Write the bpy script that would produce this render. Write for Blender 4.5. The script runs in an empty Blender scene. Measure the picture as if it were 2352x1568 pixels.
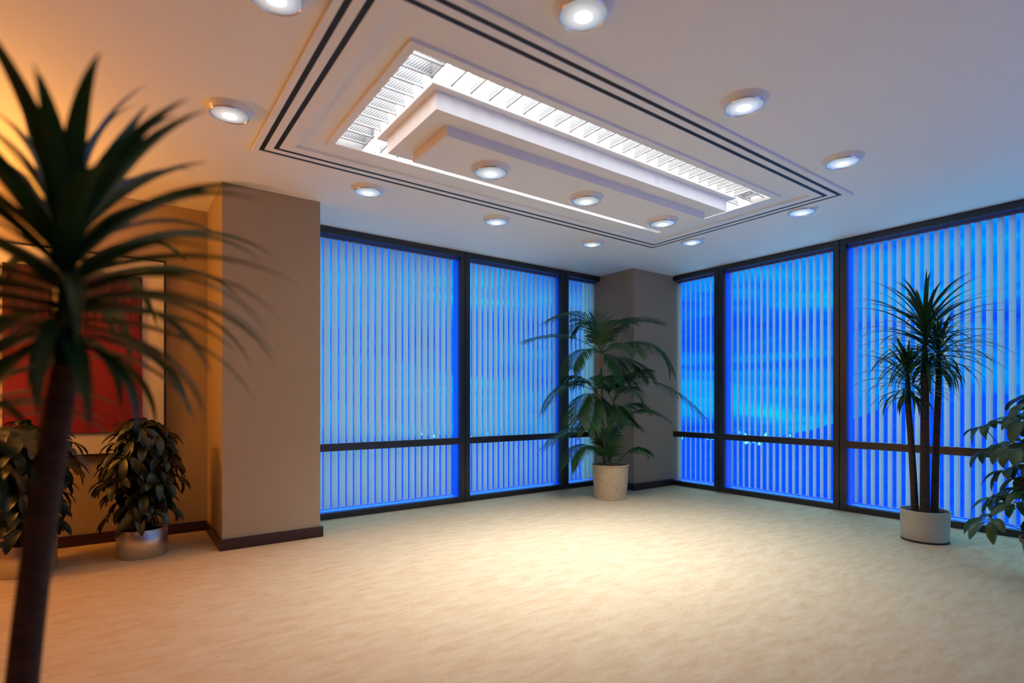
import bpy, math, random
from mathutils import Vector, Matrix, Euler
PI = math.pi
SC = bpy.context.scene
COL = SC.collection

# ------------------------------------------------------------------ camera
cam_d = bpy.data.cameras.new('camera')
cam = bpy.data.objects.new('camera', cam_d)
COL.objects.link(cam)
cam.location = (0, 0, 1.231)
cam.rotation_euler = (PI / 2, 0, math.radians(-36.057))
cam_d.sensor_width = 36
cam_d.lens = 1247.0 / 2352 * 36
cam_d.shift_y = (916.6 - 784) / 2352
cam_d.clip_start = 0.05
cam_d.clip_end = 6000
cam_d.dof.use_dof = True
cam_d.dof.focus_distance = 5.0
cam_d.dof.aperture_fstop = 0.85
SC.camera = cam

# ------------------------------------------------------------------ world: dusk sky
world = bpy.data.worlds.new('dusk_sky')
SC.world = world
world.use_nodes = True
nt = world.node_tree
nt.nodes.clear()
def nn(t, typ, **kw):
    n = t.nodes.new(typ)
    for k, v in kw.items():
        setattr(n, k, v)
    return n
wo = nn(nt, 'ShaderNodeOutputWorld')
bg = nn(nt, 'ShaderNodeBackground')
tc = nn(nt, 'ShaderNodeTexCoord')
mp = nn(nt, 'ShaderNodeMapping'); mp.inputs['Scale'].default_value = (1.6, 1.6, 9.0)
nz = nn(nt, 'ShaderNodeTexNoise'); nz.inputs['Scale'].default_value = 1.7
nz.inputs['Detail'].default_value = 7; nz.inputs['Roughness'].default_value = 0.62
nz.inputs['Distortion'].default_value = 0.5
rp = nn(nt, 'ShaderNodeValToRGB')
el = rp.color_ramp.elements
el[0].position = 0.33; el[0].color = (0.001, 0.05, 0.75, 1)
el[1].position = 0.72; el[1].color = (0.0, 0.58, 1.4, 1)
e = rp.color_ramp.elements.new(0.44); e.color = (0.001, 0.13, 1.0, 1)
e = rp.color_ramp.elements.new(0.56); e.color = (0.0, 0.28, 1.3, 1)
bg.inputs['Strength'].default_value = 1.0
nt.links.new(tc.outputs['Generated'], mp.inputs['Vector'])
nt.links.new(mp.outputs[0], nz.inputs['Vector'])
nt.links.new(nz.outputs['Fac'], rp.inputs['Fac'])
# unseen zenith brightened for the blinds, glow added below the sills for the ceiling
sx = nn(nt, 'ShaderNodeSeparateXYZ'); ab = nn(nt, 'ShaderNodeMath', operation='ABSOLUTE')
mr = nn(nt, 'ShaderNodeMapRange', interpolation_type='SMOOTHSTEP')
mr.inputs['From Min'].default_value = 0.30; mr.inputs['From Max'].default_value = 0.60
mxw = nn(nt, 'ShaderNodeMix', data_type='RGBA')
up = nn(nt, 'ShaderNodeMath', operation='GREATER_THAN'); up.inputs[1].default_value = 0.0
mxu = nn(nt, 'ShaderNodeMix', data_type='RGBA')
mxu.inputs['A'].default_value = (0.5, 1.8, 2.7, 1)      # added glow below the sills
mxu.inputs['B'].default_value = (1.6, 4.2, 5.2, 1)       # zenith
nt.links.new(sx.outputs['Z'], up.inputs[0]); nt.links.new(up.outputs[0], mxu.inputs['Factor'])
nt.links.new(mxu.outputs['Result'], mxw.inputs['B'])
nt.links.new(tc.outputs['Generated'], sx.inputs[0]); nt.links.new(sx.outputs['Z'], ab.inputs[0])
nt.links.new(ab.outputs[0], mr.inputs['Value']); nt.links.new(mr.outputs[0], mxw.inputs['Factor'])
nt.links.new(rp.outputs['Color'], mxw.inputs['A']); # added violet glow from below, behind the camera, to tint the ceiling
mrv = nn(nt, 'ShaderNodeMapRange', interpolation_type='SMOOTHSTEP')
mrv.inputs['From Min'].default_value = -0.10; mrv.inputs['From Max'].default_value = -0.45
mxv = nn(nt, 'ShaderNodeMix', data_type='RGBA'); mxv.inputs['B'].default_value = (0.45, 0.50, 2.3, 1)
nt.links.new(sx.outputs['Y'], mrv.inputs['Value']); mrz = nn(nt, 'ShaderNodeMapRange', interpolation_type='SMOOTHSTEP')
mrz.inputs['From Min'].default_value = -0.04; mrz.inputs['From Max'].default_value = -0.16
mlv = nn(nt, 'ShaderNodeMath', operation='MULTIPLY')
nt.links.new(sx.outputs['Z'], mrz.inputs['Value']); nt.links.new(mrz.outputs[0], mlv.inputs[0])
nt.links.new(mrv.outputs[0], mlv.inputs[1]); nt.links.new(mlv.outputs[0], mxv.inputs['Factor'])
nt.links.new(mxw.outputs['Result'], mxv.inputs['A']); nt.links.new(mxv.outputs['Result'], bg.inputs['Color'])
nt.links.new(bg.outputs[0], wo.inputs['Surface'])

# ------------------------------------------------------------------ exposure and light levels
SC.view_settings.view_transform = 'Standard'
SC.view_settings.look = 'None'
SC.view_settings.gamma = 1
SC.view_settings.exposure = 0.3
SC.view_settings.use_curve_mapping = False
SC.cycles.max_bounces = 8
SC.cycles.diffuse_bounces = 4
SC.cycles.glossy_bounces = 3
SC.cycles.transparent_max_bounces = 12
SC.cycles.sample_clamp_indirect = 6
SC.cycles.caustics_reflective = False
SC.cycles.caustics_refractive = False

COVE_E = 6.0            # luminous panel over the louvres
SPOT_W = 4.5           # ceiling downlights
SPOT_CENTRE_W = 190.0    # the three in the hanging box
WARM = (1.0, 0.40, 0.06)
WARM2 = (1.0, 0.58, 0.26)

def lamp(name, typ, loc, power, color=(1, 1, 1), rot=None, **kw):
    d = bpy.data.lights.new(name, typ)
    d.energy = power
    d.color = color
    for k, v in kw.items():
        setattr(d, k, v)
    o = bpy.data.objects.new(name, d)
    o.location = loc
    if rot: o.rotation_euler = rot
    COL.objects.link(o)
    return o
# added unseen floor lamp left of the frame, and added warm fill spots
lamp('added_lamp_bulb', 'POINT', (-1.75, 4.95, 2.10), 55, WARM, shadow_soft_size=0.12)
lamp('added_lamp_uplight', 'SPOT', (-1.75, 4.95, 2.05), 130, WARM, rot=(PI, 0, 0), spot_size=2.9, spot_blend=0.6, shadow_soft_size=0.12)
lamp('warm_fill_lamp', 'SPOT', (-0.4, -1.0, 2.93), 22, WARM, rot=(0, 0, 0), spot_size=2.6, spot_blend=1.0, shadow_soft_size=0.10)
lamp('warm_fill_lamp', 'SPOT', (-2.0, 2.4, 2.93), 36, WARM, rot=(0, 0, 0), spot_size=2.6, spot_blend=1.0, shadow_soft_size=0.10)

# ------------------------------------------------------------------ materials
def mat(name, col, rough=0.6, metal=0.0, var=None, vscale=20, bump=None, bscale=100, bstretch=None,
        spec=0.5, transl=0.0, coat=0.0, aniso=0.0, vstretch=None, bdist=0.01):
    m = bpy.data.materials.new(name); m.use_nodes = True
    t = m.node_tree; b = t.nodes['Principled BSDF']
    b.inputs['Base Color'].default_value = (*col, 1)
    b.inputs['Roughness'].default_value = rough
    b.inputs['Metallic'].default_value = metal
    b.inputs['Specular IOR Level'].default_value = spec
    b.inputs['Coat Weight'].default_value = coat
    b.inputs['Anisotropic'].default_value = aniso
    tcn = nn(t, 'ShaderNodeTexCoord')
    if var:
        mpn = nn(t, 'ShaderNodeMapping')
        mpn.inputs['Scale'].default_value = vstretch or (1, 1, 1)
        n = nn(t, 'ShaderNodeTexNoise'); n.inputs['Scale'].default_value = vscale
        n.inputs['Detail'].default_value = 6; n.inputs['Roughness'].default_value = 0.6
        r = nn(t, 'ShaderNodeValToRGB')
        r.color_ramp.elements[0].position = 0.32; r.color_ramp.elements[1].position = 0.68
        r.color_ramp.elements[0].color = (*col, 1); r.color_ramp.elements[1].color = (*var, 1)
        t.links.new(tcn.outputs['Object'], mpn.inputs['Vector'])
        t.links.new(mpn.outputs[0], n.inputs['Vector'])
        t.links.new(n.outputs['Fac'], r.inputs['Fac'])
        t.links.new(r.outputs['Color'], b.inputs['Base Color'])
    if bump:
        mpb = nn(t, 'ShaderNodeMapping')
        mpb.inputs['Scale'].default_value = bstretch or (1, 1, 1)
        n2 = nn(t, 'ShaderNodeTexNoise'); n2.inputs['Scale'].default_value = bscale
        n2.inputs['Detail'].default_value = 4
        bp = nn(t, 'ShaderNodeBump'); bp.inputs['Strength'].default_value = bump
        bp.inputs['Distance'].default_value = bdist
        t.links.new(tcn.outputs['Object'], mpb.inputs['Vector'])
        t.links.new(mpb.outputs[0], n2.inputs['Vector'])
        t.links.new(n2.outputs['Fac'], bp.inputs['Height'])
        t.links.new(bp.outputs[0], b.inputs['Normal'])
    if transl:
        out = t.nodes['Material Output']
        tr = nn(t, 'ShaderNodeBsdfTranslucent'); tr.inputs['Color'].default_value = (*col, 1)
        mx = nn(t, 'ShaderNodeMixShader'); mx.inputs[0].default_value = transl
        t.links.new(b.outputs[0], mx.inputs[1]); t.links.new(tr.outputs[0], mx.inputs[2])
        t.links.new(mx.outputs[0], out.inputs['Surface'])
    return m

def carpet_material():
    m = mat('carpet', (0.6, 0.5, 0.4), 0.95, spec=0.1)
    t = m.node_tree; b = t.nodes['Principled BSDF']
    tcn = nn(t, 'ShaderNodeTexCoord')
    rot = nn(t, 'ShaderNodeMapping'); rot.inputs['Rotation'].default_value = (0, 0, math.radians(36)); rot.inputs['Scale'].default_value = (0.8, 2.6, 1)
    n1 = nn(t, 'ShaderNodeTexNoise'); n1.inputs['Scale'].default_value = 6.0; n1.inputs['Detail'].default_value = 8; n1.inputs['Roughness'].default_value = 0.72
    r1 = nn(t, 'ShaderNodeValToRGB')
    r1.color_ramp.elements[0].position = 0.36; r1.color_ramp.elements[0].color = (0.52, 0.365, 0.22, 1)
    r1.color_ramp.elements[1].position = 0.66; r1.color_ramp.elements[1].color = (0.61, 0.485, 0.325, 1)
    n2 = nn(t, 'ShaderNodeTexNoise'); n2.inputs['Scale'].default_value = 160.0; n2.inputs['Detail'].default_value = 2
    mx = nn(t, 'ShaderNodeMix', data_type='RGBA', blend_type='OVERLAY'); mx.inputs['Factor'].default_value = 0.35
    add = nn(t, 'ShaderNodeMath', operation='ADD')
    bp = nn(t, 'ShaderNodeBump'); bp.inputs['Strength'].default_value = 0.35; bp.inputs['Distance'].default_value = 0.003
    L = t.links.new
    L(tcn.outputs['Object'], rot.inputs['Vector']); L(rot.outputs[0], n1.inputs['Vector']); L(tcn.outputs['Object'], n2.inputs['Vector'])
    L(n1.outputs['Fac'], r1.inputs['Fac']); L(r1.outputs['Color'], mx.inputs['A']); L(n2.outputs['Color'], mx.inputs['B'])
    hs = nn(t, 'ShaderNodeRGBToBW'); L(n2.outputs['Color'], hs.inputs[0]); L(hs.outputs[0], mx.inputs['B'])
    L(mx.outputs['Result'], b.inputs['Base Color'])
    L(n1.outputs['Fac'], add.inputs[0]); L(n2.outputs['Fac'], add.inputs[1]); L(add.outputs[0], bp.inputs['Height'])
    L(bp.outputs[0], b.inputs['Normal'])
    return m

def emit(name, col, strength):
    m = bpy.data.materials.new(name); m.use_nodes = True
    t = m.node_tree; t.nodes.clear()
    o = nn(t, 'ShaderNodeOutputMaterial'); e_ = nn(t, 'ShaderNodeEmission')
    e_.inputs['Color'].default_value = (*col, 1); e_.inputs['Strength'].default_value = strength
    t.links.new(e_.outputs[0], o.inputs['Surface'])
    return m

def lens_material():
    """frosted lamp glass: a small bulb behind it glows through the middle"""
    m = bpy.data.materials.new('frosted_lamp_glass'); m.use_nodes = True
    t = m.node_tree; b = t.nodes['Principled BSDF']
    b.inputs['Base Color'].default_value = (0.75, 0.8, 0.85, 1); b.inputs['Roughness'].default_value = 0.25
    tcn = nn(t, 'ShaderNodeTexCoord')
    sp = nn(t, 'ShaderNodeVectorMath', operation='MULTIPLY'); sp.inputs[1].default_value = (1, 1, 0)
    ln = nn(t, 'ShaderNodeVectorMath', operation='LENGTH')
    r = nn(t, 'ShaderNodeValToRGB'); r.color_ramp.interpolation = 'EASE'
    E_ = r.color_ramp.elements
    E_[0].position = 0.018; E_[0].color = (1, 1, 1, 1)
    E_[1].position = 0.098; E_[1].color = (0.020, 0.028, 0.034, 1)
    q = E_.new(0.045); q.color = (0.075, 0.085, 0.09, 1)
    b.inputs['Emission Strength'].default_value = 5.0
    L = t.links.new
    L(tcn.outputs['Object'], sp.inputs[0]); L(sp.outputs[0], ln.inputs[0]); L(ln.outputs['Value'], r.inputs['Fac'])
    L(r.outputs['Color'], b.inputs['Emission Color'])
    return m

def perforated_material():
    """white sheet steel with staggered round holes"""
    m = mat('perforated_white_metal', (0.75, 0.75, 0.76), 0.4)
    t = m.node_tree; b = t.nodes['Principled BSDF']
    tcn = nn(t, 'ShaderNodeTexCoord')
    sw = nn(t, 'ShaderNodeSeparateXYZ'); cb = nn(t, 'ShaderNodeCombineXYZ')
    mpn = nn(t, 'ShaderNodeMapping'); mpn.inputs['Rotation'].default_value = (0, 0, PI / 4)
    v = nn(t, 'ShaderNodeTexVoronoi', voronoi_dimensions='2D'); v.inputs['Scale'].default_value = 1 / 0.0125
    v.inputs['Randomness'].default_value = 0
    lt = nn(t, 'ShaderNodeMath', operation='LESS_THAN'); lt.inputs[1].default_value = 0.37
    mx = nn(t, 'ShaderNodeMix', data_type='RGBA')
    mx.inputs['A'].default_value = (0.5, 0.5, 0.51, 1); mx.inputs['B'].default_value = (0.008, 0.008, 0.01, 1)
    L = t.links.new
    L(tcn.outputs['Object'], sw.inputs[0]); L(sw.outputs['X'], cb.inputs['X']); L(sw.outputs['Z'], cb.inputs['Y'])
    L(cb.outputs[0], mpn.inputs['Vector']); L(mpn.outputs[0], v.inputs['Vector'])
    gt = nn(t, 'ShaderNodeMath', operation='GREATER_THAN'); gt.inputs[1].default_value = 0.012
    ml = nn(t, 'ShaderNodeMath', operation='MULTIPLY')
    L(sw.outputs['Z'], gt.inputs[0]); L(gt.outputs[0], ml.inputs[0]); L(lt.outputs[0], ml.inputs[1])
    L(v.outputs['Distance'], lt.inputs[0]); L(ml.outputs[0], mx.inputs['Factor']); L(mx.outputs['Result'], b.inputs['Base Color'])
    return m

def glass_material():
    m = bpy.data.materials.new('tinted_window_glass'); m.use_nodes = True
    t = m.node_tree; t.nodes.clear()
    o = nn(t, 'ShaderNodeOutputMaterial'); tr = nn(t, 'ShaderNodeBsdfTransparent'); gl = nn(t, 'ShaderNodeBsdfGlossy')
    tr.inputs['Color'].default_value = (0.9, 0.96, 1.0, 1); gl.inputs['Roughness'].default_value = 0.02
    gl.inputs['Color'].default_value = (0.8, 0.9, 1, 1)
    lw = nn(t, 'ShaderNodeLayerWeight'); lw.inputs['Blend'].default_value = 0.12
    mx = nn(t, 'ShaderNodeMixShader')
    sc_ = nn(t, 'ShaderNodeMath', operation='MULTIPLY'); sc_.inputs[1].default_value = 0.35
    t.links.new(lw.outputs['Fresnel'], sc_.inputs[0]); t.links.new(sc_.outputs[0], mx.inputs[0]); t.links.new(tr.outputs[0], mx.inputs[1]); t.links.new(gl.outputs[0], mx.inputs[2])
    t.links.new(mx.outputs[0], o.inputs['Surface'])
    return m

def trunk_material():
    m = mat('ringed_bark', (0.03, 0.016, 0.011), 0.8, var=(0.08, 0.042, 0.025), vscale=14, vstretch=(1, 1, 5))
    t = m.node_tree; b = t.nodes['Principled BSDF']
    tcn = nn(t, 'ShaderNodeTexCoord'); w = nn(t, 'ShaderNodeTexWave', wave_type='BANDS', bands_direction='Z')
    w.inputs['Scale'].default_value = 22; w.inputs['Distortion'].default_value = 2.5; w.inputs['Detail'].default_value = 3
    bp = nn(t, 'ShaderNodeBump'); bp.inputs['Strength'].default_value = 0.8; bp.inputs['Distance'].default_value = 0.01
    t.links.new(tcn.outputs['Object'], w.inputs['Vector']); t.links.new(w.outputs['Fac'], bp.inputs['Height'])
    t.links.new(bp.outputs[0], b.inputs['Normal'])
    return m

M = {}
M['carpet'] = carpet_material()
M['ceiling'] = mat('white_ceiling_paint', (0.92, 0.91, 0.90), 0.85, bump=0.05, bscale=300, spec=0.2)
M['wall'] = mat('beige_wall_fabric', (0.40, 0.305, 0.205), 0.9, var=(0.44, 0.335, 0.23), vscale=90, vstretch=(1, 1, 0.3), bump=0.15, bscale=350, spec=0.15)
M['wall2'] = mat('plain_beige_wall', (0.34, 0.22, 0.13), 0.9, spec=0.15)
M['base'] = mat('dark_mahogany', (0.022, 0.008, 0.010), 0.3, var=(0.035, 0.012, 0.014), vscale=8, vstretch=(1, 1, 6))
M['frame'] = mat('black_anodised_metal', (0.055, 0.055, 0.06), 0.28, metal=0.75, bump=0.03, bscale=60, bstretch=(1, 1, 0.1))
M['reveal'] = mat('skylit_reveal', (0.02, 0.13, 0.80), 0.35)  # blue sky light on the reveal is put into its colour
M['slat'] = mat('pale_blind_fabric', (0.62, 0.66, 0.66), 0.75, bump=0.05, bscale=400, transl=0.22, spec=0.2)
M['rail'] = mat('blind_rail', (0.10, 0.12, 0.2), 0.4)
M['chain'] = mat('blind_chain', (0.6, 0.65, 0.75), 0.4)
M['glass'] = glass_material()
M['black'] = mat('black_slot_metal', (0.006, 0.006, 0.007), 0.6)
M['perf'] = perforated_material()
M['white'] = mat('white_enamel', (0.88, 0.88, 0.87), 0.35)
M['cove'] = emit('luminous_cove_panel', (0.97, 0.98, 1.0), COVE_E)
M['lens'] = lens_material()
M['trim'] = mat('satin_white_ring', (0.78, 0.77, 0.75), 0.3)
M['chrome'] = mat('chrome_ring', (0.8, 0.82, 0.85), 0.15, metal=1.0)
M['leaf'] = mat('strap_leaf_green', (0.010, 0.045, 0.012), 0.38, var=(0.022, 0.085, 0.018), vscale=9, transl=0.15)
M['palm'] = mat('palm_leaf_green', (0.012, 0.055, 0.012), 0.42, var=(0.035, 0.12, 0.016), vscale=7, transl=0.2)
M['shrub'] = mat('dark_glossy_leaf', (0.005, 0.010, 0.003), 0.36, var=(0.012, 0.022, 0.005), vscale=9, transl=0.1)
M['shrub_r'] = mat('green_broad_leaf', (0.016, 0.055, 0.010), 0.38, var=(0.035, 0.105, 0.018), vscale=9, transl=0.15)
M['bark'] = trunk_material()
M['cane'] = mat('palm_cane', (0.16, 0.14, 0.03), 0.5, var=(0.09, 0.12, 0.03), vscale=12)
M['sheath'] = mat('orange_crownshaft', (0.42, 0.16, 0.03), 0.5)
M['twig'] = mat('shrub_twig', (0.05, 0.035, 0.015), 0.7)
M['soil'] = mat('dark_soil', (0.012, 0.009, 0.006), 0.95, bump=0.8, bscale=60)
M['steel'] = mat('brushed_steel', (0.72, 0.70, 0.66), 0.30, metal=1.0, var=(0.60, 0.58, 0.55), vscale=30, vstretch=(0.3, 0.3, 9), bump=0.15, bscale=50, bstretch=(0.3, 0.3, 12), aniso=0.7, bdist=0.003)
M['wicker'] = mat('pale_wicker', (0.50, 0.36, 0.20), 0.7, var=(0.70, 0.55, 0.36), vscale=40)
M['stone'] = mat('cream_stoneware', (0.45, 0.42, 0.33), 0.45)
M['stone_dark'] = mat('black_saucer', (0.01, 0.01, 0.01), 0.5)
M['terra'] = mat('terracotta', (0.30, 0.17, 0.09), 0.7)
M['pframe'] = mat('black_picture_frame', (0.015, 0.01, 0.01), 0.35)
M['mount'] = mat('cream_mount_board', (0.82, 0.72, 0.50), 0.8)

def red_canvas():
    m = mat('red_painted_canvas', (0.45, 0.01, 0.006), 0.7)
    t = m.node_tree; b = t.nodes['Principled BSDF']
    tcn = nn(t, 'ShaderNodeTexCoord')
    mpn = nn(t, 'ShaderNodeMapping'); mpn.inputs['Scale'].default_value = (14, 1, 0.6)
    n = nn(t, 'ShaderNodeTexNoise'); n.inputs['Scale'].default_value = 2.2; n.inputs['Detail'].default_value = 7; n.inputs['Roughness'].default_value = 0.65
    sep = nn(t, 'ShaderNodeSeparateXYZ')
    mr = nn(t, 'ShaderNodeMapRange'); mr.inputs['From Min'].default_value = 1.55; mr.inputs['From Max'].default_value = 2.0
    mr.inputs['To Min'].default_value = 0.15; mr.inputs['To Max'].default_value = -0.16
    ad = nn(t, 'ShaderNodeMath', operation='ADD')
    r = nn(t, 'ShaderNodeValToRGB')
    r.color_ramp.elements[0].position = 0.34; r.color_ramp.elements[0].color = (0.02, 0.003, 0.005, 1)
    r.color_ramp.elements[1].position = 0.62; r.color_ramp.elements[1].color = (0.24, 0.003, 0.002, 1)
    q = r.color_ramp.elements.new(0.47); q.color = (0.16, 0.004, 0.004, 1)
    bp = nn(t, 'ShaderNodeBump'); bp.inputs['Strength'].default_value = 0.4; bp.inputs['Distance'].default_value = 0.01
    L = t.links.new
    L(tcn.outputs['Object'], mpn.inputs['Vector']); L(mpn.outputs[0], n.inputs['Vector'])
    L(tcn.outputs['Object'], sep.inputs[0]); L(sep.outputs['Z'], mr.inputs['Value'])
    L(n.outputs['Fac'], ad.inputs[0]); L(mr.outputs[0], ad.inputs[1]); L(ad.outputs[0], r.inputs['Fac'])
    L(r.outputs['Color'], b.inputs['Base Color']); L(n.outputs['Fac'], bp.inputs['Height']); L(bp.outputs[0], b.inputs['Normal'])
    return m
M['red'] = red_canvas()

# ------------------------------------------------------------------ mesh builder
class MB:
    def __init__(s): s.v = []; s.f = []
    def quadgrid(s, rows, close=False):
        """rows: list of equally long point lists"""
        b = len(s.v); n = len(rows[0])
        for r in rows: s.v += [tuple(p) for p in r]
        for i in range(len(rows) - 1):
            for j in range(n if close else n - 1):
                k = (j + 1) % n
                s.f.append((b + i * n + j, b + i * n + k, b + (i + 1) * n + k, b + (i + 1) * n + j))
        return b
    def box(s, x0, x1, y0, y1, z0, z1):
        b = len(s.v)
        s.v += [(x, y, z) for z in (z0, z1) for y in (y0, y1) for x in (x0, x1)]
        for f in ((0, 2, 3, 1), (4, 5, 7, 6), (0, 1, 5, 4), (2, 6, 7, 3), (0, 4, 6, 2), (1, 3, 7, 5)):
            s.f.append(tuple(b + i for i in f))
        return s
    def ring(s, o, i, z0, z1):
        """rectangular ring: o and i are (x0,x1,y0,y1)"""
        def c(r, z): return [(r[0], r[2], z), (r[1], r[2], z), (r[1], r[3], z), (r[0], r[3], z)]
        rows = [c(o, z0), c(o, z1), c(i, z1), c(i, z0), c(o, z0)]
        s.quadgrid([[r[k] for k in range(4)] for r in rows], close=True)
        return s
    def lathe(s, prof, n=40, c=(0, 0, 0), cap0=False, cap1=False):
        rows = [[(c[0] + r * math.cos(2 * PI * k / n), c[1] + r * math.sin(2 * PI * k / n), c[2] + z) for k in range(n)] for r, z in prof]
        b = s.quadgrid(rows, close=True)
        if cap0: s.f.append(tuple(b + k for k in range(n))[::-1])
        if cap1: s.f.append(tuple(b + (len(prof) - 1) * n + k for k in range(n)))
        return s
    def tube(s, pts, rad, n=8):
        pts = [Vector(p) for p in pts]
        if not hasattr(rad, '__len__'): rad = [rad] * len(pts)
        rows = []; ref = Vector((0.13, 0.99, 0.05)).normalized()
        for i, p in enumerate(pts):
            t = (pts[min(i + 1, len(pts) - 1)] - pts[max(i - 1, 0)]).normalized()
            a = t.cross(ref)
            if a.length < 0.1: a = t.cross(Vector((1, 0, 0)))
            a.normalize(); bb = t.cross(a)
            rows.append([p + (a * math.cos(2 * PI * k / n) + bb * math.sin(2 * PI * k / n)) * rad[i] for k in range(n)])
        b = s.quadgrid(rows, close=True)
        s.f.append(tuple(b + k for k in range(n))); s.f.append(tuple(b + (len(pts) - 1) * n + k for k in range(n))[::-1])
        return s
    def strip(s, pts, wid, nrm=Vector((0, 0, 1)), fold=0.25, side=None):
        """a leaf blade with a folded midrib"""
        pts = [Vector(p) for p in pts]; rows = []
        for i, p in enumerate(pts):
            t = (pts[min(i + 1, len(pts) - 1)] - pts[max(i - 1, 0)]).normalized()
            sd = t.cross(nrm) if side is None else side.copy()
            if sd.length < 0.05: sd = t.cross(Vector((1, 0.3, 0)))
            sd.normalize(); up = sd.cross(t).normalized(); w = wid[i]
            rows.append([p - sd * w / 2 + up * fold * w, p, p + sd * w / 2 + up * fold * w])
        s.quadgrid(rows)
        return s
    def build(s, name, m, parent=None, smooth=False, bevel=0, loc=None):
        me = bpy.data.meshes.new(name)
        me.from_pydata(s.v, [], s.f); me.update()
        me.materials.append(m)
        if smooth:
            me.polygons.foreach_set('use_smooth', [True] * len(me.polygons))
        o = bpy.data.objects.new(name, me); COL.objects.link(o)
        if parent: o.parent = parent
        if loc: o.location = loc
        if bevel:
            bv = o.modifiers.new('bevel', 'BEVEL'); bv.width = bevel; bv.segments = 2; bv.limit_method = 'ANGLE'
            o.modifiers.new('wn', 'WEIGHTED_NORMAL') if smooth else None
        return o

def tag(o, label=None, cat=None, group=None, kind=None):
    if label: o['label'] = label
    if cat: o['category'] = cat
    if group: o['group'] = group
    if kind: o['kind'] = kind
    return o
def thing(name, loc, label, cat, group=None, rz=0):
    o = bpy.data.objects.new(name, None); COL.objects.link(o)
    o.location = loc; o.rotation_euler = (0, 0, rz); o.empty_display_size = 0.1
    return tag(o, label, cat, group)
def struct(o, label, cat): return tag(o, label, cat, kind='structure')
def copy_tree(o, parent=None):
    c = o.copy(); COL.objects.link(c)
    if parent: c.parent = parent
    for ch in [k for k in bpy.data.objects if k.parent == o]: copy_tree(ch, c)
    return c
def bez(a, b, c, t): return a * (1 - t) ** 2 + b * 2 * t * (1 - t) + c * t * t

# ------------------------------------------------------------------ the room shell
YW, XW, YA = 5.593, 6.476, 5.84        # window walls (frame fronts) and the picture wall
YG, XG = YW + 0.165, XW + 0.165        # glass planes
XB, YB = -3.4, -2.6                    # walls behind the camera
struct(MB().box(XB - .1, XW + .25, YB - .1, YA + .12, -0.12, 0).build('floor', M['carpet']), 'mottled beige carpet floor of the whole room', 'floor')
TO = (0.765, 5.131, 2.045, 4.225)      # outer edge of the stepped tray
co = (XB - .1, XW + .25, YB - .1, YA + .12)
struct(MB().ring(co, (TO[0] - .0, TO[1], TO[2], TO[3]), 3.0, 3.16).box(TO[0] - .05, TO[1] + .05, TO[2] - .05, TO[3] + .05, 3.161, 3.2).build('ceiling', M['ceiling']), 'smooth white ceiling around the stepped light tray', 'ceiling')
struct(MB().box(XB - .1, 0.72, YA, YA + .12, 0, 3.0).build('wall_left', M['wall']), 'tan wall behind the framed red picture', 'wall')
struct(MB().box(XB - .12, XB, YB, YA, 0, 3.0).build('wall_west', M['wall2']), 'plain wall behind the camera on the far left', 'wall')
struct(MB().box(XB, 3.2, YB - .12, YB, 0, 3.0).box(3.2, XW + .2, YB - .12, YB, 0, 0.5).box(3.2, XW + .2, YB - .12, YB, 2.93, 3.0).build('wall_back', M['wall2']), 'wall behind the camera with an added wide window opening', 'wall')
_w = bpy.data.objects.new('window_8', None); COL.objects.link(_w); struct(_w, 'added wide window band behind the camera', 'window')  # unseen window added to let in the violet tint
_m = MB()
for _x in (3.2, 4.8, XW - .03): _m.box(_x, _x + .07, YB - .09, YB - .03, 0.5, 2.93)
_m.build('window_frame', M['frame'], _w)
struct(MB().box(0.692, 1.478, 4.955, YA + .12, 0, 3.0).build('wall_pillar', M['wall'], bevel=0.003), 'wide beige pillar between the picture wall and the windows', 'pillar')
struct(MB().box(5.64, XW + .2, 4.955, YA + .12, 0, 3.0).build('wall_corner_pillar', M['wall'], bevel=0.003), 'shaded square pillar in the corner between the window walls', 'pillar')
struct(MB().box(XW, XW + .2, YB, -0.7, 0, 3.0).build('wall_right', M['wall2']), 'plain wall right of the last window', 'wall')

# baseboards
def board(name, pts, label):
    """pts: list of (x0,x1,y0,y1) runs"""
    mb = MB()
    for a in pts:
        mb.box(*a, 0.0, 0.092)
    struct(mb.build(name, M['base'], bevel=0.004), label, 'baseboard')
t_ = 0.022
board('baseboard_left', [(XB, 0.692 - t_, YA - t_, YA)], 'dark mahogany baseboard under the picture wall')
board('baseboard_pillar', [(0.692 - t_, 0.692, 4.955 - t_, YA), (0.692, 1.478 + t_, 4.955 - t_, 4.955), (1.478, 1.478 + t_, 4.955, YW - .01)], 'dark mahogany baseboard round the wide beige pillar')
board('baseboard_corner', [(5.64 - t_, 5.64, 4.955 - t_, YW - .01), (5.64, XW - .01, 4.955 - t_, 4.955)], 'dark baseboard round the shaded corner pillar')
board('baseboard_back', [(XB, XW, YB, YB + t_)], 'dark baseboard behind the camera')

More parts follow.
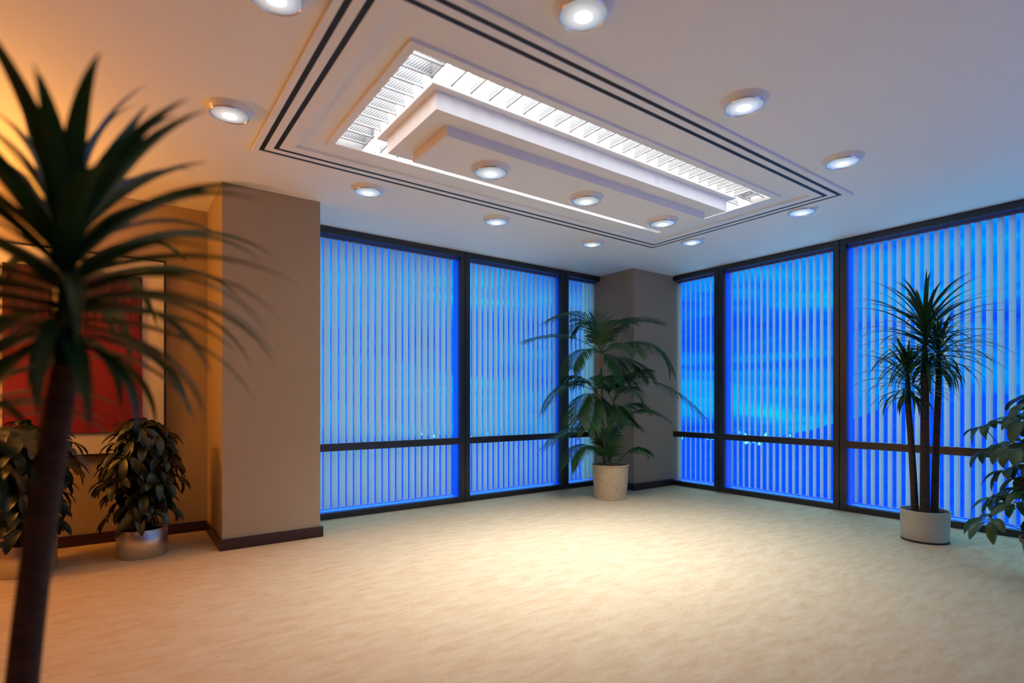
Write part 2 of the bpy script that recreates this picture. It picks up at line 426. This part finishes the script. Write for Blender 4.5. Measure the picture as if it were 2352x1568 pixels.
# ------------------------------------------------------------------ windows. built along local x (to the right seen from inside), local y = outwards
def window(n, origin, rz, width, label, slat0, nsl, ang, flip, lab_blind, stile_l=0.067, stile_r=0.067, pitch=0.0805, slat_w=0.083):
    w = bpy.data.objects.new('window_%d' % n, None); COL.objects.link(w)
    w.location = origin; w.rotation_euler = (0, 0, rz); w.empty_display_size = 0.1
    struct(w, label, 'window')
    D = 0.055
    g = 0.003
    fr = MB()
    fr.box(g, stile_l, 0, D, 0, 3.0)
    fr.box(width - stile_r, width - g, 0, D, 0, 3.0)
    fr.box(stile_l, width - stile_r, 0, D, 2.933, 3.0)
    fr.box(stile_l, width - stile_r, 0, D, 0, 0.065)
    fr.build('window_frame', M['frame'], w, bevel=0.002)
    MB().box(stile_l, width - stile_r, 0.004, D - .01, 0.695, 0.773).build('transom', M['frame'], w, bevel=0.002)
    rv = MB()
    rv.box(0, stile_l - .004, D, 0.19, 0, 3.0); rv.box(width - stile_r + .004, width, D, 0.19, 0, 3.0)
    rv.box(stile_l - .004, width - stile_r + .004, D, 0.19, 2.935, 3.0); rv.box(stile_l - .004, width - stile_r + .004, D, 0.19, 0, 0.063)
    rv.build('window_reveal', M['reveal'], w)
    MB().box(stile_l - .004, width - stile_r + .004, 0.165, 0.171, 0.063, 2.935).build('glass_pane', M['glass'], w)
    # the blind hangs inside the reveal
    b = thing('vertical_blind', origin, lab_blind, 'blind', 'vertical blinds in the window bays', rz)
    yb = 0.107
    MB().box(stile_l + .004, width - stile_r - .004, yb - .018, yb + .018, 2.905, 2.935).build('headrail', M['rail'], b, bevel=0.002)
    first = None
    for k in range(nsl):
        x = slat0 + k * pitch
        if x > width - stile_r - 0.03 or x < stile_l + 0.01: continue
        if first is None:
            mb = MB(); N = 6; rows = []
            for zz in (0.085, 1.0, 1.95, 2.903):
                row = []
                for i in range(N + 1):
                    u = -0.5 + i / N
                    row.append((u * slat_w, 0.006 * (1 - 4 * u * u), zz))
                rows.append(row)
            mb.quadgrid(rows)
            o = mb.build('slat', M['slat'], b, smooth=True)
            first = o
        else:
            o = first.copy(); COL.objects.link(o)
        o.parent = b
        o.location = (x, yb, 0); o.rotation_euler = (0, 0, ang)
        last = x
    ch = MB()
    ch.tube([(stile_l + .05, yb, 0.092), (last, yb, 0.092)], 0.003, 6)
    ch.build('bottom_chain', M['chain'], b)
    # portal helps the sampler find the sky
    return w

th = math.radians
# left wall: local x = world x, local y = world +y
AL, AR = th(20), th(41)
window(1, (1.45, YW, 0), 0, 3.381 - 1.45, 'black framed window bay beside the wide pillar', 1.687 - 1.45 - .0805 * 2, 24, AL, 0, 'pale vertical blind in the bay beside the wide beige pillar')
window(2, (3.381, YW, 0), 0, 4.974 - 3.381, 'black framed window bay left of the potted palm', 3.49 - 3.381, 18, AL, 0, 'pale vertical blind in the middle bay behind the left tips of the palm')
window(3, (4.974, YW, 0), 0, 5.80 - 4.974, 'narrow black framed window bay left of the corner pillar', 5.06 - 4.974 + .005, 10, AL, 0, 'pale vertical blind in the narrow bay just left of the corner pillar')
# right wall: local x runs from the corner towards the camera (world -y), local y = world +x
R = -PI / 2
window(4, (XW, 5.05, 0), R, 5.05 - 4.227, 'narrow black framed window bay right of the corner pillar', 5.05 - 4.975, 11, -AR, 1, 'pale vertical blind in the narrow bay just right of the corner pillar')
window(5, (XW, 4.227, 0), R, 4.227 - 2.730, 'black framed window bay in the middle of the right wall', 4.227 - 4.09, 17, -AR, 1, 'pale vertical blind in the middle bay of the right hand wall')
window(6, (XW, 2.730, 0), R, 2.730 - 1.05, 'wide black framed window bay behind the tall potted dracaena', 2.730 - 2.60, 22, -AR, 1, 'pale vertical blind in the wide bay behind the three stemmed dracaena')
window(7, (XW, 1.05, 0), R, 1.05 + 0.7, 'black framed window bay nearest the camera on the right', 0.13, 22, -AR, 1, 'pale vertical blind in the bay nearest the camera')
MB()
for nm, x0, x1 in (('a', 1.5, 5.64),):
    o = lamp('window_portal', 'AREA', ((x0 + x1) / 2, YW + 0.20, 1.5), 1, rot=(-PI / 2, 0, 0), shape='RECTANGLE', size=x1 - x0, size_y=2.9)
    o.data.cycles.is_portal = True
o = lamp('window_portal', 'AREA', (4.84, YB - .11, 1.7), 1, rot=(PI / 2, 0, 0), shape='RECTANGLE', size=3.2, size_y=2.4)
o.data.cycles.is_portal = True
o = lamp('window_portal', 'AREA', (XW + 0.20, 2.15, 1.5), 1, rot=(PI / 2, 0, PI / 2), shape='RECTANGLE', size=5.7, size_y=2.9)
o.data.cycles.is_portal = True

# ------------------------------------------------------------------ ceiling tray with its lights
ZP = 2.98
tray = thing('ceiling_light_tray', (0, 0, 0), 'long stepped white ceiling tray with two black slots and glowing louvres round a hanging box', 'ceiling light')
k_ = 0.9887
G1 = (0.814 * k_, 5.080 * k_, 2.117 * k_, 4.177 * k_)
def inset(r, d): return (r[0] + d, r[1] - d, r[2] + d, r[3] - d)
G1i = inset(G1, 0.032); G2 = inset(G1, 0.080); G2i = inset(G1, 0.112)
RC = (1.004, 4.834, 2.275, 3.937)
S2 = (1.162, 4.660, 2.434, 3.78)
OP = (1.208, 4.606, 2.489, 3.72)
TOL = (TO[0] + .002, TO[1] - .002, TO[2] + .002, TO[3] - .002)
MB().ring(TOL, G1, ZP, 3.07).build('outer_border', M['ceiling'], tray)
MB().ring(G1i, G2, ZP, 3.05).build('middle_border', M['ceiling'], tray)
MB().ring(G2i, RC, ZP, 3.07).build('inner_border', M['ceiling'], tray)
MB().ring(RC, S2, 2.998, 3.05).build('recessed_border', M['ceiling'], tray)
MB().ring(S2, OP, ZP, 3.05).build('opening_border', M['ceiling'], tray)
for a, b_ in ((G1, G1i), (G2, G2i)):
    MB().ring(a, b_, 2.983, 3.05).build('air_slot', M['black'], tray)
CV = (OP[0] - .12, OP[1] + .12, OP[2] - .12, OP[3] + .12)
MB().ring(inset(CV, -.01), CV, 3.05, 3.15).build('cove_side', M['white'], tray)
MB().box(CV[0], CV[1], CV[2], CV[3], 3.14, 3.15).build('light_panel', M['cove'], tray)
T0 = (1.424, 4.404, 2.703, 3.52); T1 = (1.477, 4.352, 2.760, 3.458); T2 = (1.615, 4.214, 2.890, 3.345)
MB().box(*inset(T0, .06), 3.03, 3.139).build('hanging_core', M['white'], tray)
MB().box(*T0, 2.995, 3.03).build('top_tier', M['ceiling'], tray)
MB().box(*T1, 2.888, 2.995).build('upper_tier', M['ceiling'], tray)
MB().box(*T2, 2.825, 2.888).build('lower_tier', M['ceiling'], tray)
# louvre fins: local x along the fin, z up
def fin_mesh(L, h=0.115):
    mb = MB()
    prof = [(-.0025, h), (-.0025, 0.006), (-.006, 0.002), (-.004, -.002), (.004, -.002), (.006, 0.002), (.0025, 0.006), (.0025, h)]
    mb.quadgrid([[(x, y, z) for y, z in prof] for x in (0, L)])
    b = len(mb.v) - 16
    mb.f.append(tuple(b + i for i in range(8))); mb.f.append(tuple(b + 8 + i for i in range(8))[::-1])
    return mb
LF = T0[2] - OP[2] + .055
first = fin_mesh(LF).build('louvre', M['perf'], tray)
first.location = (2.567, OP[2] - .06, 3.008); first.rotation_euler = (0, 0, PI / 2)
def fin(x, y, rz):
    o = first.copy(); COL.objects.link(o); o.location = (x, y, 3.008); o.rotation_euler = (0, 0, rz)
for k in range(-9, 16):
    x = 2.567 + k * 0.1288
    if k != 0 and CV[0] + .03 < x < CV[1] - .03: fin(x, OP[2] - .06, PI / 2)
    fin(x, OP[3] + .06, -PI / 2)
for k in range(0, 10):
    y = 2.56 + k * 0.123
    if y < OP[3] - .02:
        fin(OP[0] - .06, y, 0); fin(OP[1] + .06, y, PI)

# ------------------------------------------------------------------ downlights
def make_downlight(loc, label):
    t = thing('downlight', loc, label, 'ceiling light', 'round ceiling downlights')
    MB().lathe([(0.140, 0.0), (0.134, -0.006), (0.122, -0.016), (0.114, -0.026), (0.112, -0.030)], 48).build('trim_ring', M['trim'], t, smooth=True)
    MB().lathe([(0.112, -0.030), (0.1115, -0.036), (0.108, -0.038), (0.1045, -0.036), (0.104, -0.031)], 48).build('bezel', M['chrome'], t, smooth=True)
    MB().lathe([(0.104, -0.032), (0.09, -0.036), (0.06, -0.040), (0.03, -0.042), (0.001, -0.0425)], 48, cap1=True).build('lens', M['lens'], t, smooth=True)
    return t
gx, gy = 3.0127, 3.0985
DL = [((gx - 2.4547, gy + .5983), 'white downlight left of the tray, the farther of the two over the dark foreground leaves'),
      ((gx - 2.4547, gy - .5983), 'downlight left of the tray, cut by the top edge of the photo'),
      ((gx + 2.1455, gy + .5983), 'downlight right of the tray corner, above the corner pillar'),
      ((gx + 2.1455, gy - .5983), 'downlight right of the tray, nearest the middle bay of the right wall'),
      ((gx - 1.3056, gy + 1.3021), 'downlight beyond the tray, nearest the wide beige pillar'),
      ((gx, gy + 1.3021), 'downlight beyond the tray, middle of the row along the left windows'),
      ((gx + 1.3056, gy + 1.3021), 'downlight beyond the tray, above the left side of the corner palm'),
      ((gx - 1.3056, gy - 1.3021), 'largest downlight of the near row, on the top edge of the photo'),
      ((gx, gy - 1.3021), 'middle downlight of the near row, on the bare bluish ceiling'),
      ((gx + 1.3056, gy - 1.3021), 'farthest downlight of the near row, beside the right corner of the tray')]
proto = None
for (x, y), lb in DL:
    if proto is None: o = proto = make_downlight((x, y, 3.0), lb)
    else:
        o = copy_tree(proto); o.location = (x, y, 3.0); o['label'] = lb
    lamp('downlight_beam', 'SPOT', (x, y, 2.94), SPOT_W, (0.95, 0.97, 1.0), spot_size=th(115), spot_blend=1.0, shadow_soft_size=0.07)
for (x, y), lb in [((2.09, 3.12), 'downlight on the hanging box, the one nearest its left end'),
                   ((2.995, 3.12), 'downlight on the hanging box, middle of its three'),
                   ((3.93, 3.12), 'downlight on the hanging box, nearest its far right end')]:
    o = copy_tree(proto); o.location = (x, y, 2.825); o['label'] = lb; o['group'] = 'downlights on the hanging box'
    lamp('downlight_beam', 'SPOT', (x, y, 2.765), SPOT_CENTRE_W, (0.86, 0.95, 1.0), spot_size=th(98), spot_blend=1.0, shadow_soft_size=0.07)

# ------------------------------------------------------------------ picture
pic = thing('framed_picture', (0, YA, 0), 'large framed picture with a red abstract canvas on a cream mount', 'picture')
fx0, fx1, fz0, fz1 = -0.905, 0.358, 0.755, 2.475
def vring(mb, a, b, y0, y1):
    def c(r, y): return [(r[0], y, r[2]), (r[1], y, r[2]), (r[1], y, r[3]), (r[0], y, r[3])]
    rows = [c(a, y0), c(a, y1), c(b, y1), c(b, y0), c(a, y0)]
    mb.quadgrid(rows, close=True); return mb
F = (fx0, fx1, fz0, fz1)
vring(MB(), F, inset(F, .014), -0.055, -0.001).build('picture_frame', M['pframe'], pic, bevel=0.001)
MB().box(fx0 + .014, fx1 - .014, -0.040, -0.004, fz0 + .014, fz1 - .014).build('mount_board', M['mount'], pic)
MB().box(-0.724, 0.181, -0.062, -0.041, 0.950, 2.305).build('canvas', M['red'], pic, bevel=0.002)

# ------------------------------------------------------------------ plants
def strap_crown(rng, centre, n, Lmin, Lmax, wmax, explicit=(), core=0.42):
    mb = MB(); c = Vector(centre)
    mb.tube([c + Vector((0, 0, z_)) for z_ in (-.06, .1, core * .6, core)], [.026, .022, .016, .006], 8)
    specs = []
    for i in range(n):
        f = i / (n - 1)
        az = i * 2.399963 + rng.uniform(-.3, .3)
        elv = 1.42 - 1.75 * f ** .75 + rng.uniform(-.15, .15)
        L = rng.uniform(Lmin, Lmax) * (0.62 + 0.45 * math.sin(PI * min(1, .08 + f * .95)))
        specs.append((az, elv, L, wmax * rng.uniform(.75, 1.1), rng.uniform(1.1, 2.0) * (.45 + .6 * f), core * (1 - f) ** 1.1))
    specs += list(explicit)
    for az, elv, L, w, droop, dz in specs:
        h = Vector((math.cos(az), math.sin(az), 0)); p = c + Vector((0, 0, dz)) + h * 0.012
        N = 11; pts = []; ws = []; a = elv; bend = rng.uniform(-.25, .25); azz = az
        for i in range(N + 1):
            t = i / N
            pts.append(p.copy())
            ws.append(w * (0.55 + 0.45 * min(1, t * 3.5)) * (1 - max(0, (t - .35) / .65) ** 1.6) + 0.0012)
            a2 = a - droop * t ** 1.5 * 1.0
            a2 = max(a2, -1.45)
            azz = az + bend * t
            p = p + Vector((math.cos(azz) * math.cos(a2), math.sin(azz) * math.cos(a2), math.sin(a2))) * (L / N)
        hh = Vector((-math.sin(az), math.cos(az), 0))
        # blade normal: up from the blade, in the plane of h and z
        nrm = Vector((-math.cos(az) * math.sin(elv), -math.sin(az) * math.sin(elv), max(.2, math.cos(elv)))).normalized()
        mb.strip(pts, ws, nrm, 0.18, -hh)
    return mb

def dracaena(name, loc, label, trunks, seed, group, pot=True, rz=0, leafw=0.036, Ls=(0.42, 0.62), nleaf=64, pot_r=0.18, explicit=(), core=.42):
    rng = random.Random(seed)
    t = thing(name, loc, label, 'potted plant', group, rz)
    r = pot_r
    MB().lathe([(r * .93, 0.012), (r * .95, 0.02), (r * .97, 0.10), (r, 0.262), (r * 1.005, 0.268), (r * .985, 0.27), (r * .96, 0.262), (r * .95, 0.20)], 56, cap0=True).build('pot', M['stone'], t, smooth=True)
    MB().lathe([(r * .90, 0.0), (r * .97, 0.001), (r * .97, 0.012), (r * .9, 0.014)], 48, cap0=True).build('saucer', M['stone_dark'], t)
    MB().lathe([(r * .955, 0.236), (r * .5, 0.244), (0.002, 0.248)], 40, cap1=True).build('soil', M['soil'], t, smooth=True)
    for bx, by, tx, ty, tz, rad in trunks:
        A = Vector((bx, by, 0.22)); B = Vector((tx, ty, tz)); Md = A.lerp(B, .5) + Vector(((bx - tx) * .22, (by - ty) * .22, 0))
        pts = [bez(A, Md, B, i / 14) for i in range(15)]
        MB().tube(pts, [rad * (1.12 - .25 * i / 14) for i in range(15)], 14).build('trunk', M['bark'], t, smooth=True)
        big = rad > 0.028
        strap_crown(rng, (tx, ty, tz + .05), nleaf if big else int(nleaf * .75), Ls[0] * (1 if big else .72), Ls[1] * (1 if big else .72), leafw * (1 if big else .85),
                    explicit if big else (), core if big else core * .68).build('leaf_crown', M['leaf'], t, smooth=True)
    return t
# camera-right and camera-forward directions in the room
CR = Vector((0.8085, -0.5886, 0)); CF = Vector((0.5886, 0.8085, 0))
def cr(a, b): v = CR * a + CF * b; return (v.x, v.y)
def ry(a, b): return cr(a + .747 * b, b)
ta = ry(.0, -.05); tb = ry(-.085, .03); tcx = ry(.085, .03)
a0 = ry(0.0, -.03); b0 = ry(-.15, .05); c0 = ry(.125, .05)
azr = math.atan2(CR.y, CR.x)
dracaena('potted_dracaena', (5.711, 1.713, 0), 'three stemmed dracaena in a cream pot in front of the right windows',
         [(ta[0], ta[1], a0[0], a0[1], 1.47, 0.034), (tb[0], tb[1], b0[0], b0[1], 1.20, 0.026), (tcx[0], tcx[1], c0[0], c0[1], 1.42, 0.027)], 5, None, leafw=.033, Ls=(.48, .68), nleaf=96,
         explicit=[(azr, 1.02, .42, .05, .25, .32), (azr + 2.9, 1.42, .32, .05, .15, .36), (azr + 3.0, .6, .5, .04, .5, .36)])
# the near one: trunk leans to the right of the picture
pos = Vector((0.588 * 1.28 + .8085 * -1.09, .8085 * 1.28 + .5886 * 1.09, 0))
fa = cr(-.11, 0.02); fb = cr(-.21, 0.0); f0 = cr(0.04, 0.0); f1 = cr(-.20, .0)
dracaena('potted_dracaena', (pos.x, pos.y, 0), 'dark out of focus dracaena close to the camera at the left edge',
         [(fa[0], fa[1], f0[0], f0[1], 1.31, 0.032), (fb[0], fb[1], f1[0] - .03, f1[1], 1.05, 0.027)], 11, None, leafw=0.046, Ls=(0.40, 0.56), nleaf=90, pot_r=0.20, core=.29,
         explicit=[(azr + .1, 1.12, .36, .055, .1, .26), (azr + 2.8, 1.2, .40, .05, .4, .26)])

def whorl_shrub(loc, label, seed, H0, H1, rad, mleaf, potfn, nstem=9, leafL=0.14, leafW=0.055, group=None, name='potted_shrub', nwh=44, lean=(0, 0)):
    rng = random.Random(seed)
    t = thing(name, loc, label, 'potted plant', group)
    potfn(t)
    tw = MB(); lf = MB()
    base = [Vector((rng.uniform(-.05, .05), rng.uniform(-.05, .05), H0 - .03)) for _ in range(nstem)]
    for i in range(nwh):
        f = (i + .5) / nwh
        z = H0 + .11 + (H1 - H0 - .11) * (f ** .9)
        env = rad * (1.0 + .16 * math.sin(f * 9.0 + seed)) * (1.0 if f < .93 else .7)
        az = i * 2.399963 + rng.uniform(-.4, .4); rr = env * rng.uniform(.6, 1.08) if i % 4 else env * rng.uniform(0, .4)
        rr = max(0.02, rr - leafL * .30)
        h = Vector((math.cos(az), math.sin(az), 0)); tip = Vector((lean[0] * f, lean[1] * f, z)) + h * rr
        b = base[i % nstem]; mid = Vector((b.x + h.x * rr * .25, b.y + h.y * rr * .25, (b.z * .45 + z * .55)))
        pts = [bez(b, mid, tip, k / 6) for k in range(7)]
        tw.tube(pts, [.006 - .0035 * k / 6 for k in range(7)], 5)
        nl = rng.randint(6, 8)
        up = (tip - mid).normalized() * .5 + Vector((0, 0, .6)) + h * .3; up.normalize()
        e1 = up.cross(Vector((.3, .5, .1))).normalized(); e2 = up.cross(e1)
        for j in range(nl):
            q = 2 * PI * j / nl + rng.uniform(-.25, .25)
            dr = e1 * math.cos(q) + e2 * math.sin(q)
            L = leafL * rng.uniform(.75, 1.15); w = leafW * L / leafL
            st = tip + dr * .03 + Vector((0, 0, .004))
            tw.tube([tip, st], .0016, 4)
            p = st.copy(); a = rng.uniform(-.6, .4); pp = []; ww = []
            N = 6
            for k in range(N + 1):
                u = k / N
                pp.append(p.copy()); ww.append(w * (math.sin(PI * min(1, (u * .93 + .05))) ** .75) + .001)
                ang = a - u * rng.uniform(1.0, 1.5)
                d = (dr * math.cos(ang) + Vector((0, 0, 1)) * math.sin(ang)); d.normalize()
                p = p + d * (L / N)
            lf.strip(pp, ww, up, .16)
    tw.build('stems', M['twig'], t, smooth=True)
    lf.build('foliage', mleaf, t, smooth=True)
    return t
def steel_pot(t):
    r = .172
    MB().lathe([(r - .004, 0.0), (r, .004), (r, .215), (r - .003, .218), (r - .008, .215), (r - .010, .16)], 64, cap0=True).build('pot', M['steel'], t, smooth=True)
    MB().lathe([(r - .009, .186), (.09, .195), (.002, .198)], 40, cap1=True).build('soil', M['soil'], t, smooth=True)
GS = 'broad leaved shrubs in steel pots'
whorl_shrub((0.165, 5.215, 0), 'dark leafy shrub in a round brushed steel pot beside the wide pillar', 3, .2, 1.06, .27, M['shrub'], steel_pot, group=GS, nwh=68, leafL=.165, leafW=.06)
whorl_shrub((-0.52, 5.165, 0), 'dark leafy shrub in a steel pot, half hidden behind the foreground trunk', 8, .2, 1.04, .27, M['shrub'], steel_pot, group=GS, nwh=68, leafL=.165, leafW=.06)
def terra_pot(t):
    MB().lathe([(.115, 0), (.12, .005), (.165, .27), (.175, .27), (.178, .30), (.168, .302), (.16, .29), (.15, .24)], 48, cap0=True).build('pot', M['terra'], t, smooth=True)
    MB().lathe([(.152, .262), (.08, .268), (.002, .27)], 40, cap1=True).build('soil', M['soil'], t, smooth=True)
whorl_shrub((4.98, .78, 0), 'green broad leaved shrub cut by the right edge of the photo', 21, .28, 1.30, .42, M['shrub_r'], terra_pot, leafL=.15, leafW=.07, nwh=40)

# ---- palm in a wicker basket
PB = Vector((4.985, 4.76, 0))
palm = thing('potted_palm', PB, 'feathery green palm in a pale wicker basket before the corner pillar', 'potted plant')
bk = MB(); nrow = 24; n = 144
rows = []
for i in range(nrow * 4 + 1):
    z = .42 * i / (nrow * 4); r = .186 + .030 * z / .42 + .006 * math.sin(PI * z / .42)
    ph = (i // 4) % 2; fr_ = math.sin(PI * (i % 4) / 4.0)
    rows.append([(math.cos(a) * q_, math.sin(a) * q_, z) for a, q_ in
                 [(2 * PI * k / n, r + .0085 * fr_ * (.35 + .65 * (.5 + .5 * math.cos(24 * 2 * PI * k / n + ph * PI)))) for k in range(n)]])
bk.quadgrid(rows, close=True)
bk.build('basket', M['wicker'], palm, smooth=True)
for rz_, zz in ((.222, .415), (.190, .008)):
    mb = MB()
    mb.lathe([(rz_ + .007 * math.cos(q), zz + .008 * math.sin(q)) for q in [2 * PI * j / 8 for j in range(9)]], 64)
    mb.build('basket_rim', M['wicker'], palm, smooth=True)
MB().lathe([(.206, .375), (.1, .385), (.002, .39)], 40, cap1=True).build('soil', M['soil'], palm, smooth=True)
SX = 6.62 / 1247 / 2.614
def pp_(x, y, dep=0.0):
    v = CR * ((x - 597) * SX) + CF * dep
    return Vector((v.x, v.y, 1.231 + ((916.6 - 600) - y / 2.614) / 1247 * 6.62))
def stem(pts, r0, r1):
    q = [pp_(*p) for p in pts]; o = []
    for i in range(13):
        o.append(bez(q[0], q[1], q[2], i / 12))
    MB().tube(o, [r0 + (r1 - r0) * i / 12 for i in range(13)], 10).build('cane', M['cane'], palm, smooth=True)
stem([(560, 1225, 0), (550, 900, .02), (540, 620, .02)], .017, .013)
stem([(570, 1225, -.05), (545, 1000, -.06), (512, 860, -.05)], .016, .012)
stem([(600, 1225, .06), (610, 1050, .08), (614, 900, .08)], .014, .011)
for a, b in (((540, 640, .02), (537, 540, .02)), ((514, 880, -.05), (512, 780, -.05)), ((614, 930, .08), (624, 830, .08))):
    A, B = pp_(*a), pp_(*b)
    MB().tube([A, A.lerp(B, .3), A.lerp(B, .8), B], [.012, .021, .015, .008], 10).build('crownshaft', M['sheath'], palm, smooth=True)
rngp = random.Random(4)
def frond(a, b, c, t0=.25, L=.26, droop=.7, npair=26, dep=(0, 0, 0)):
    A, B, C = pp_(*a, dep[0]), pp_(*b, dep[1]), pp_(*c, dep[2])
    # the bezier passes near its control point: push it out
    B = B * 2 - (A + C) * .5 if True else B
    N = 20; ctr = [bez(A, B, C, i / N) for i in range(N + 1)]
    mb = MB()
    mb.tube(ctr, [.0055 - .0042 * i / N for i in range(N + 1)], 5)
    for k in range(npair):
        f = (k + .5) / npair; t = t0 + (1 - t0) * f
        p = bez(A, B, C, t); tg = (bez(A, B, C, min(1, t + .02)) - bez(A, B, C, t - .02)).normalized()
        sd = tg.cross(Vector((0, 0, 1)))
        if sd.length < .15: sd = CR.copy()
        sd.normalize(); upv = sd.cross(tg).normalized()
        LL = 1.3 * L * (math.sin(PI * (.16 + .72 * f)) ** .7) * rngp.uniform(.88, 1.1)
        for sg in (-1, 1):
            fw = .55 + .5 * f
            d = (sd * sg * 1.0 + tg * fw + upv * .25).normalized(); q = p.copy(); pts = []; ws = []
            dd = droop * rngp.uniform(.8, 1.2)
            for i in range(7):
                u = i / 6
                pts.append(q.copy()); ws.append(.0145 * math.sin(PI * min(1, .16 + u * .8)) ** .8 + .0008)
                d2 = (d + Vector((0, 0, -1)) * dd * u ** 1.1 * 1.7).normalized()
                q = q + d2 * LL / 6
            mb.strip(pts, ws, upv, .22)
    return mb.build('frond', M['palm'], palm, smooth=True)
A0 = (538, 545)
frond(A0, (420, 330), (205, 365), .3, .24, .7, dep=(.02, -.08, -.25))
frond(A0, (330, 455), (75, 480), .38, .2, .45, dep=(.02, -.15, -.1))
frond(A0, (690, 370), (905, 365), .25, .22, .25, dep=(.02, .05, .02))
frond(A0, (790, 495), (925, 640), .2, .30, 1.0, 30, dep=(.02, -.15, -.2))
frond(A0, (420, 540), (345, 650), .25, .24, .8, dep=(.02, -.2, -.35))
frond(A0, (560, 430), (640, 400), .15, .24, .5, dep=(.02, .1, .25))
frond(A0, (520, 420), (480, 330), .15, .26, .3, dep=(.02, -.05, -.05))
frond(A0, (730, 590), (860, 690), .3, .24, .8, dep=(.02, .15, .25))
frond(A0, (640, 500), (700, 560), .2, .22, .8, dep=(.02, -.25, -.45))
B0 = (512, 790)
frond(B0, (330, 745), (190, 880), .2, .26, .9, dep=(-.05, -.15, -.2))
frond(B0, (430, 720), (300, 760), .25, .22, .8, dep=(-.05, .05, .15))
frond(B0, (420, 830), (380, 950), .15, .26, .8, dep=(-.05, -.2, -.35))
frond(B0, (540, 700), (600, 740), .15, .22, .8, dep=(-.05, -.15, -.3))
frond(B0, (560, 860), (600, 960), .2, .22, .8, dep=(-.05, -.1, -.2))
C0 = (624, 840)
frond(C0, (690, 760), (770, 840), .15, .2, .8, dep=(.08, -.1, -.15))
frond(C0, (590, 770), (640, 740), .2, .18, .7, dep=(.08, .1, .15))
frond(C0, (850, 725), (1145, 930), .48, .23, .9, 20, dep=(.08, -.05, -.1))
frond(C0, (720, 700), (830, 650), .3, .22, .6, dep=(.08, .15, .2))
frond(A0, (640, 350), (760, 330), .25, .22, .5, dep=(.02, .25, .45))
frond(A0, (470, 350), (380, 400), .2, .24, .6, dep=(.02, .2, .35))
frond(A0, (600, 600), (640, 700), .2, .22, .9, dep=(.02, -.2, -.3))
frond(B0, (400, 700), (330, 720), .2, .22, .8, dep=(-.05, -.1, -.1))
frond(B0, (470, 880), (430, 1010), .15, .24, .9, dep=(-.05, -.22, -.35))
frond(C0, (640, 900), (700, 960), .2, .2, .9, dep=(.08, -.15, -.25))
frond(C0, (680, 700), (740, 720), .15, .2, .8, dep=(.08, .1, .15))
frond((600, 1210), (690, 900), (850, 900), .4, .22, .8, dep=(.0, .12, .15))
frond((600, 1210), (720, 930), (925, 940), .35, .24, .7, dep=(.0, .02, -.05))
frond((590, 1210), (430, 1010), (190, 1110), .4, .24, .7, dep=(.0, -.1, -.2))
frond((600, 1210), (650, 1010), (780, 1010), .35, .22, .5, dep=(.02, .1, .1))
frond((575, 1210), (440, 1110), (340, 1200), .25, .26, 1.0, dep=(.0, -.12, -.25))
frond((640, 1215), (730, 1140), (800, 1150), .3, .22, .8, dep=(.0, -.02, -.08))
frond((590, 1215), (575, 1110), (585, 1020), .1, .20, .5, dep=(.0, -.05, -.08))
frond((585, 1215), (545, 1150), (500, 1130), .15, .17, .5, dep=(.0, -.1, -.16))

# ------------------------------------------------------------------ added unseen lamp left of the frame, for warm light on the picture
fl = thing('added_floor_lamp', (-1.75, 4.95, 0), 'added slim floor lamp outside the left edge of the photo', 'lamp')
MB().lathe([(.15, 0), (.15, .015), (.02, .03), (.012, .05), (.012, 1.93), (.03, 1.94)], 32, cap0=True, cap1=True).build('pole', M['black'], fl, smooth=False)

# ------------------------------------------------------------------ the land far below the windows
def terrain():
    mb = MB(); rng = random.Random(2); rows = []
    NA = 90
    for i in range(16):
        r = 250 * (1.163 ** i); row = []
        for k in range(NA + 1):
            az = th(-25) + th(150) * k / NA
            f = min(1, max(0, (r - 250) / 2150)); px = math.degrees(az)
            z = -75 - 85 * f ** .8
            q = min(1, max(0, (30 - px) / 15)); q = q * q * (3 - 2 * q)
            z += q * (165 + 14 * math.sin(px * 1.1) + 8 * math.sin(px * 2.7 + 1)) * max(0, (r - 900) / 1500)
            z += 6 * math.sin(px * .9 + i) * min(1, i / 8) * f
            row.append((r * math.cos(az), r * math.sin(az), z))
        rows.append(row)
    mb.quadgrid(rows)
    return mb
land = terrain().build('distant_hills', mat('hazy_blue_land', (0.001, 0.016, 0.30), 0.95, var=(0.002, 0.03, 0.42), vscale=.02, spec=0), smooth=True)  # blue dusk haze is put into the land colour
struct(land, 'blue hazy hills far outside below the windows', 'hills')
cl = MB(); rngc = random.Random(6)
for i in range(90):
    az = th(36.06 * 0 + 53.943) - math.atan((rngc.gauss(1690, 60) - 1176) / 1247) if i % 3 else th(53.943) - math.atan((rngc.gauss(1030, 60) - 1176) / 1247)
    r = rngc.uniform(1700, 2250); z = -75 - 85 * ((r - 250) / 2150) ** .8 + rngc.uniform(0, 34); s = rngc.uniform(0.5, 1.3)
    x, y = r * math.cos(az), r * math.sin(az)
    cl.box(x - s, x + s, y - s, y + s, z - s, z + s * 2)
tag(cl.build('city_lights', emit('city_light', (0.1, 0.9, 1.0), 9.0)), 'tiny cyan town lights in the distance outside', 'city lights', kind='stuff')
